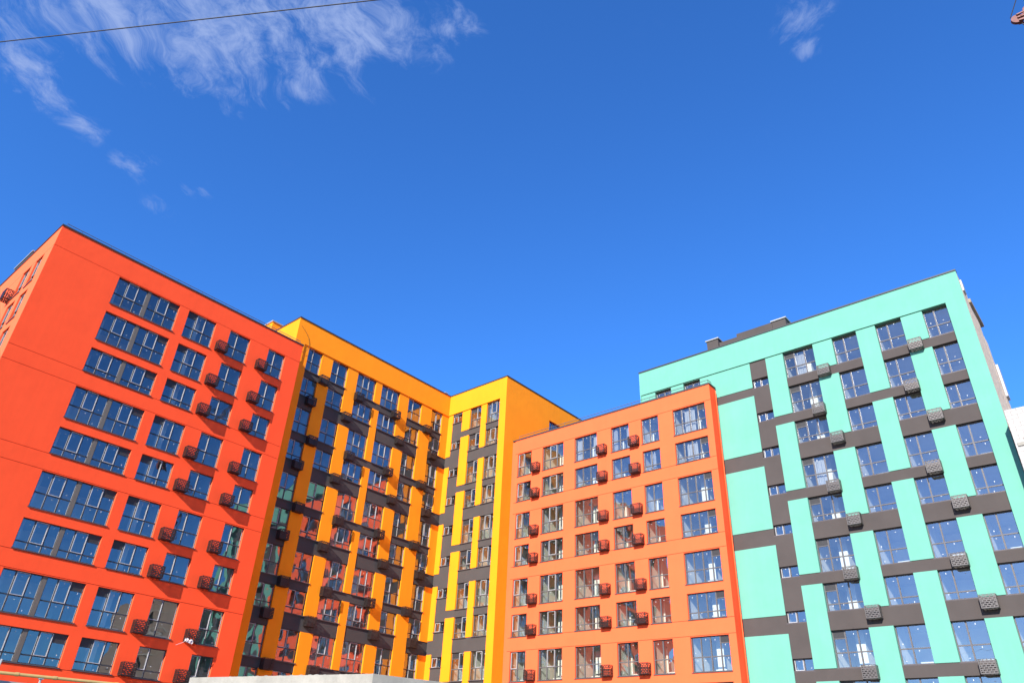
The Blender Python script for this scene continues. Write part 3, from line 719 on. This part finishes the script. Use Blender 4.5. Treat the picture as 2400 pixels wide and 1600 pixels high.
# wisps of cloud, laid out on a high horizontal layer
tc = nt.nodes.new('ShaderNodeTexCoord'); sp = nt.nodes.new('ShaderNodeSeparateXYZ'); L.new(tc.outputs['Generated'], sp.inputs[0])
mz = N(nt, 'ShaderNodeMath', operation='MAXIMUM'); L.new(sp.outputs[2], mz.inputs[0]); mz.inputs[1].default_value = 0.05
dx = N(nt, 'ShaderNodeMath', operation='DIVIDE'); L.new(sp.outputs[0], dx.inputs[0]); L.new(mz.outputs[0], dx.inputs[1])
dy = N(nt, 'ShaderNodeMath', operation='DIVIDE'); L.new(sp.outputs[1], dy.inputs[0]); L.new(mz.outputs[0], dy.inputs[1])
pl = nt.nodes.new('ShaderNodeCombineXYZ'); L.new(dx.outputs[0], pl.inputs[0]); L.new(dy.outputs[0], pl.inputs[1])
blobs = CLOUDS = [(0.03, 1.06, 0.10, 1.0), (0.10, 0.98, 0.11, 1.0), (0.19, 0.91, 0.12, 1.1), (0.27, 0.81, 0.12, 1.1), (0.35, 0.70, 0.11, 1.15), (0.40, 0.63, 0.08, 1.1), (0.46, 0.57, 0.05, 0.8),
         (0.05, 1.2, 0.07, 0.9), (0.12, 1.22, 0.05, 0.75), (0.27, 0.96, 0.065, 0.9), (0.345, 0.885, 0.06, 1.0), (0.37, 0.87, 0.035, 0.9), (0.31, 0.95, 0.045, 0.8), (0.32, 0.99, 0.03, 0.75), (0.18, 1.24, 0.05, 0.82), (0.285, 1.27, 0.045, 0.8), (0.40, 1.25, 0.035, 0.7), (0.39, 1.35, 0.045, 0.62),
         (0.775, 0.14, 0.045, 0.75), (0.83, 0.155, 0.03, 0.82), (0.74, 0.12, 0.04, 0.6), (-1.2, 0.3, 0.6, 0.8), (0.4, -1.3, 0.5, 0.75), (-0.5, -1.4, 0.5, 0.8)]
acc = None
for (cx, cy, r, s) in blobs:
    vd = N(nt, 'ShaderNodeVectorMath', operation='DISTANCE'); L.new(pl.outputs[0], vd.inputs[0]); vd.inputs[1].default_value = (cx, cy, 0)
    mr = N(nt, 'ShaderNodeMapRange', interpolation_type='SMOOTHSTEP'); L.new(vd.outputs['Value'], mr.inputs[0])
    mr.inputs['From Min'].default_value = 0; mr.inputs['From Max'].default_value = r*1.8; mr.inputs['To Min'].default_value = s; mr.inputs['To Max'].default_value = 0
    if acc is None: acc = mr.outputs[0]
    else:
        mm = N(nt, 'ShaderNodeMath', operation='SMOOTH_MAX'); mm.inputs[2].default_value = 0.15; L.new(acc, mm.inputs[0]); L.new(mr.outputs[0], mm.inputs[1]); acc = mm.outputs[0]
wm = N(nt, 'ShaderNodeMapping'); wm.inputs['Rotation'].default_value = (0, 0, 0.95); wm.inputs['Scale'].default_value = (1.0, 1.0, 1.0); L.new(pl.outputs[0], wm.inputs['Vector'])
wn = N(nt, 'ShaderNodeTexNoise', Scale=4.0, Detail=3.0); L.new(wm.outputs[0], wn.inputs['Vector'])
wv = N(nt, 'ShaderNodeVectorMath', operation='MULTIPLY_ADD'); L.new(wn.outputs['Color'], wv.inputs[0]); wv.inputs[1].default_value = (0.26, 0.26, 0); L.new(wm.outputs[0], wv.inputs[2])
sm = N(nt, 'ShaderNodeMapping'); sm.inputs['Scale'].default_value = (1.6, 0.95, 1.0); L.new(wv.outputs[0], sm.inputs['Vector'])
cn = N(nt, 'ShaderNodeTexNoise', Scale=9.0, Detail=10.0, Roughness=0.66, Lacunarity=2.1); L.new(sm.outputs[0], cn.inputs['Vector'])
m1 = N(nt, 'ShaderNodeMath', operation='MULTIPLY_ADD'); L.new(acc, m1.inputs[0]); m1.inputs[1].default_value = 0.72; m0 = N(nt, 'ShaderNodeMath', operation='MULTIPLY'); m0.inputs[1].default_value = 2.5; L.new(cn.outputs['Fac'], m0.inputs[0]); L.new(m0.outputs[0], m1.inputs[2])
cf = N(nt, 'ShaderNodeMapRange', interpolation_type='SMOOTHSTEP'); L.new(m1.outputs[0], cf.inputs[0])
cf.inputs['From Min'].default_value = 1.52; cf.inputs['From Max'].default_value = 2.45; cf.inputs['To Min'].default_value = 0; cf.inputs['To Max'].default_value = 0.88
L.new(tint.outputs[0], bg.inputs['Color'])
bg.inputs['Strength'].default_value = SKY_STRENGTH
cbg = nt.nodes.new('ShaderNodeBackground'); cbg.inputs[0].default_value = (0.42, 0.555, 0.95, 1); cbg.inputs[1].default_value = 0.9
ck = N(nt, 'ShaderNodeMapRange', interpolation_type='SMOOTHSTEP'); L.new(acc, ck.inputs[0]); ck.inputs['From Min'].default_value = 0.06; ck.inputs['From Max'].default_value = 0.42
cm = N(nt, 'ShaderNodeMath', operation='MULTIPLY'); L.new(cf.outputs[0], cm.inputs[0]); L.new(ck.outputs[0], cm.inputs[1])
ms = nt.nodes.new('ShaderNodeMixShader'); L.new(cm.outputs[0], ms.inputs[0]); L.new(bg.outputs[0], ms.inputs[1]); L.new(cbg.outputs[0], ms.inputs[2])
L.new(ms.outputs[0], out.inputs[0])

sd_ = bpy.data.lights.new('sun', 'SUN'); sd_.energy = 9.0; sd_.angle = math.radians(0.5); sd_.color = (1.0, 0.955, 0.89)
so = bpy.data.objects.new('sun', sd_); C.objects.link(so); so.rotation_euler = SUN_DIR.to_track_quat('Z', 'Y').to_euler(); so.location = (0, 0, 60)

cam = bpy.data.cameras.new('camera'); co = bpy.data.objects.new('camera', cam); C.objects.link(co)
r_ = Vector((0.6453605608, -0.7626473002, 0.0433456113)); u_ = Vector((-0.4194960340, -0.3064173358, 0.8544773220)); f_ = Vector((0.6383829760, 0.5696292758, 0.5176771814))
mt = Matrix((r_, u_, -f_)).transposed().to_4x4(); mt.translation = Vector((0, 0, H)); co.matrix_world = mt
cam.sensor_width = 36.0; cam.lens = 36.0*1697.0/2400.0; cam.clip_start = 0.1; cam.clip_end = 8000
sc = bpy.context.scene; sc.camera = co
sc.view_settings.view_transform = 'Standard'; sc.view_settings.look = 'None'; sc.view_settings.exposure = 0; sc.view_settings.gamma = 1
sc.render.engine = 'CYCLES'; sc.cycles.max_bounces = 7; sc.cycles.transparent_max_bounces = 12; sc.cycles.diffuse_bounces = 4; sc.cycles.glossy_bounces = 4
sc.cycles.caustics_reflective = False; sc.cycles.caustics_refractive = False
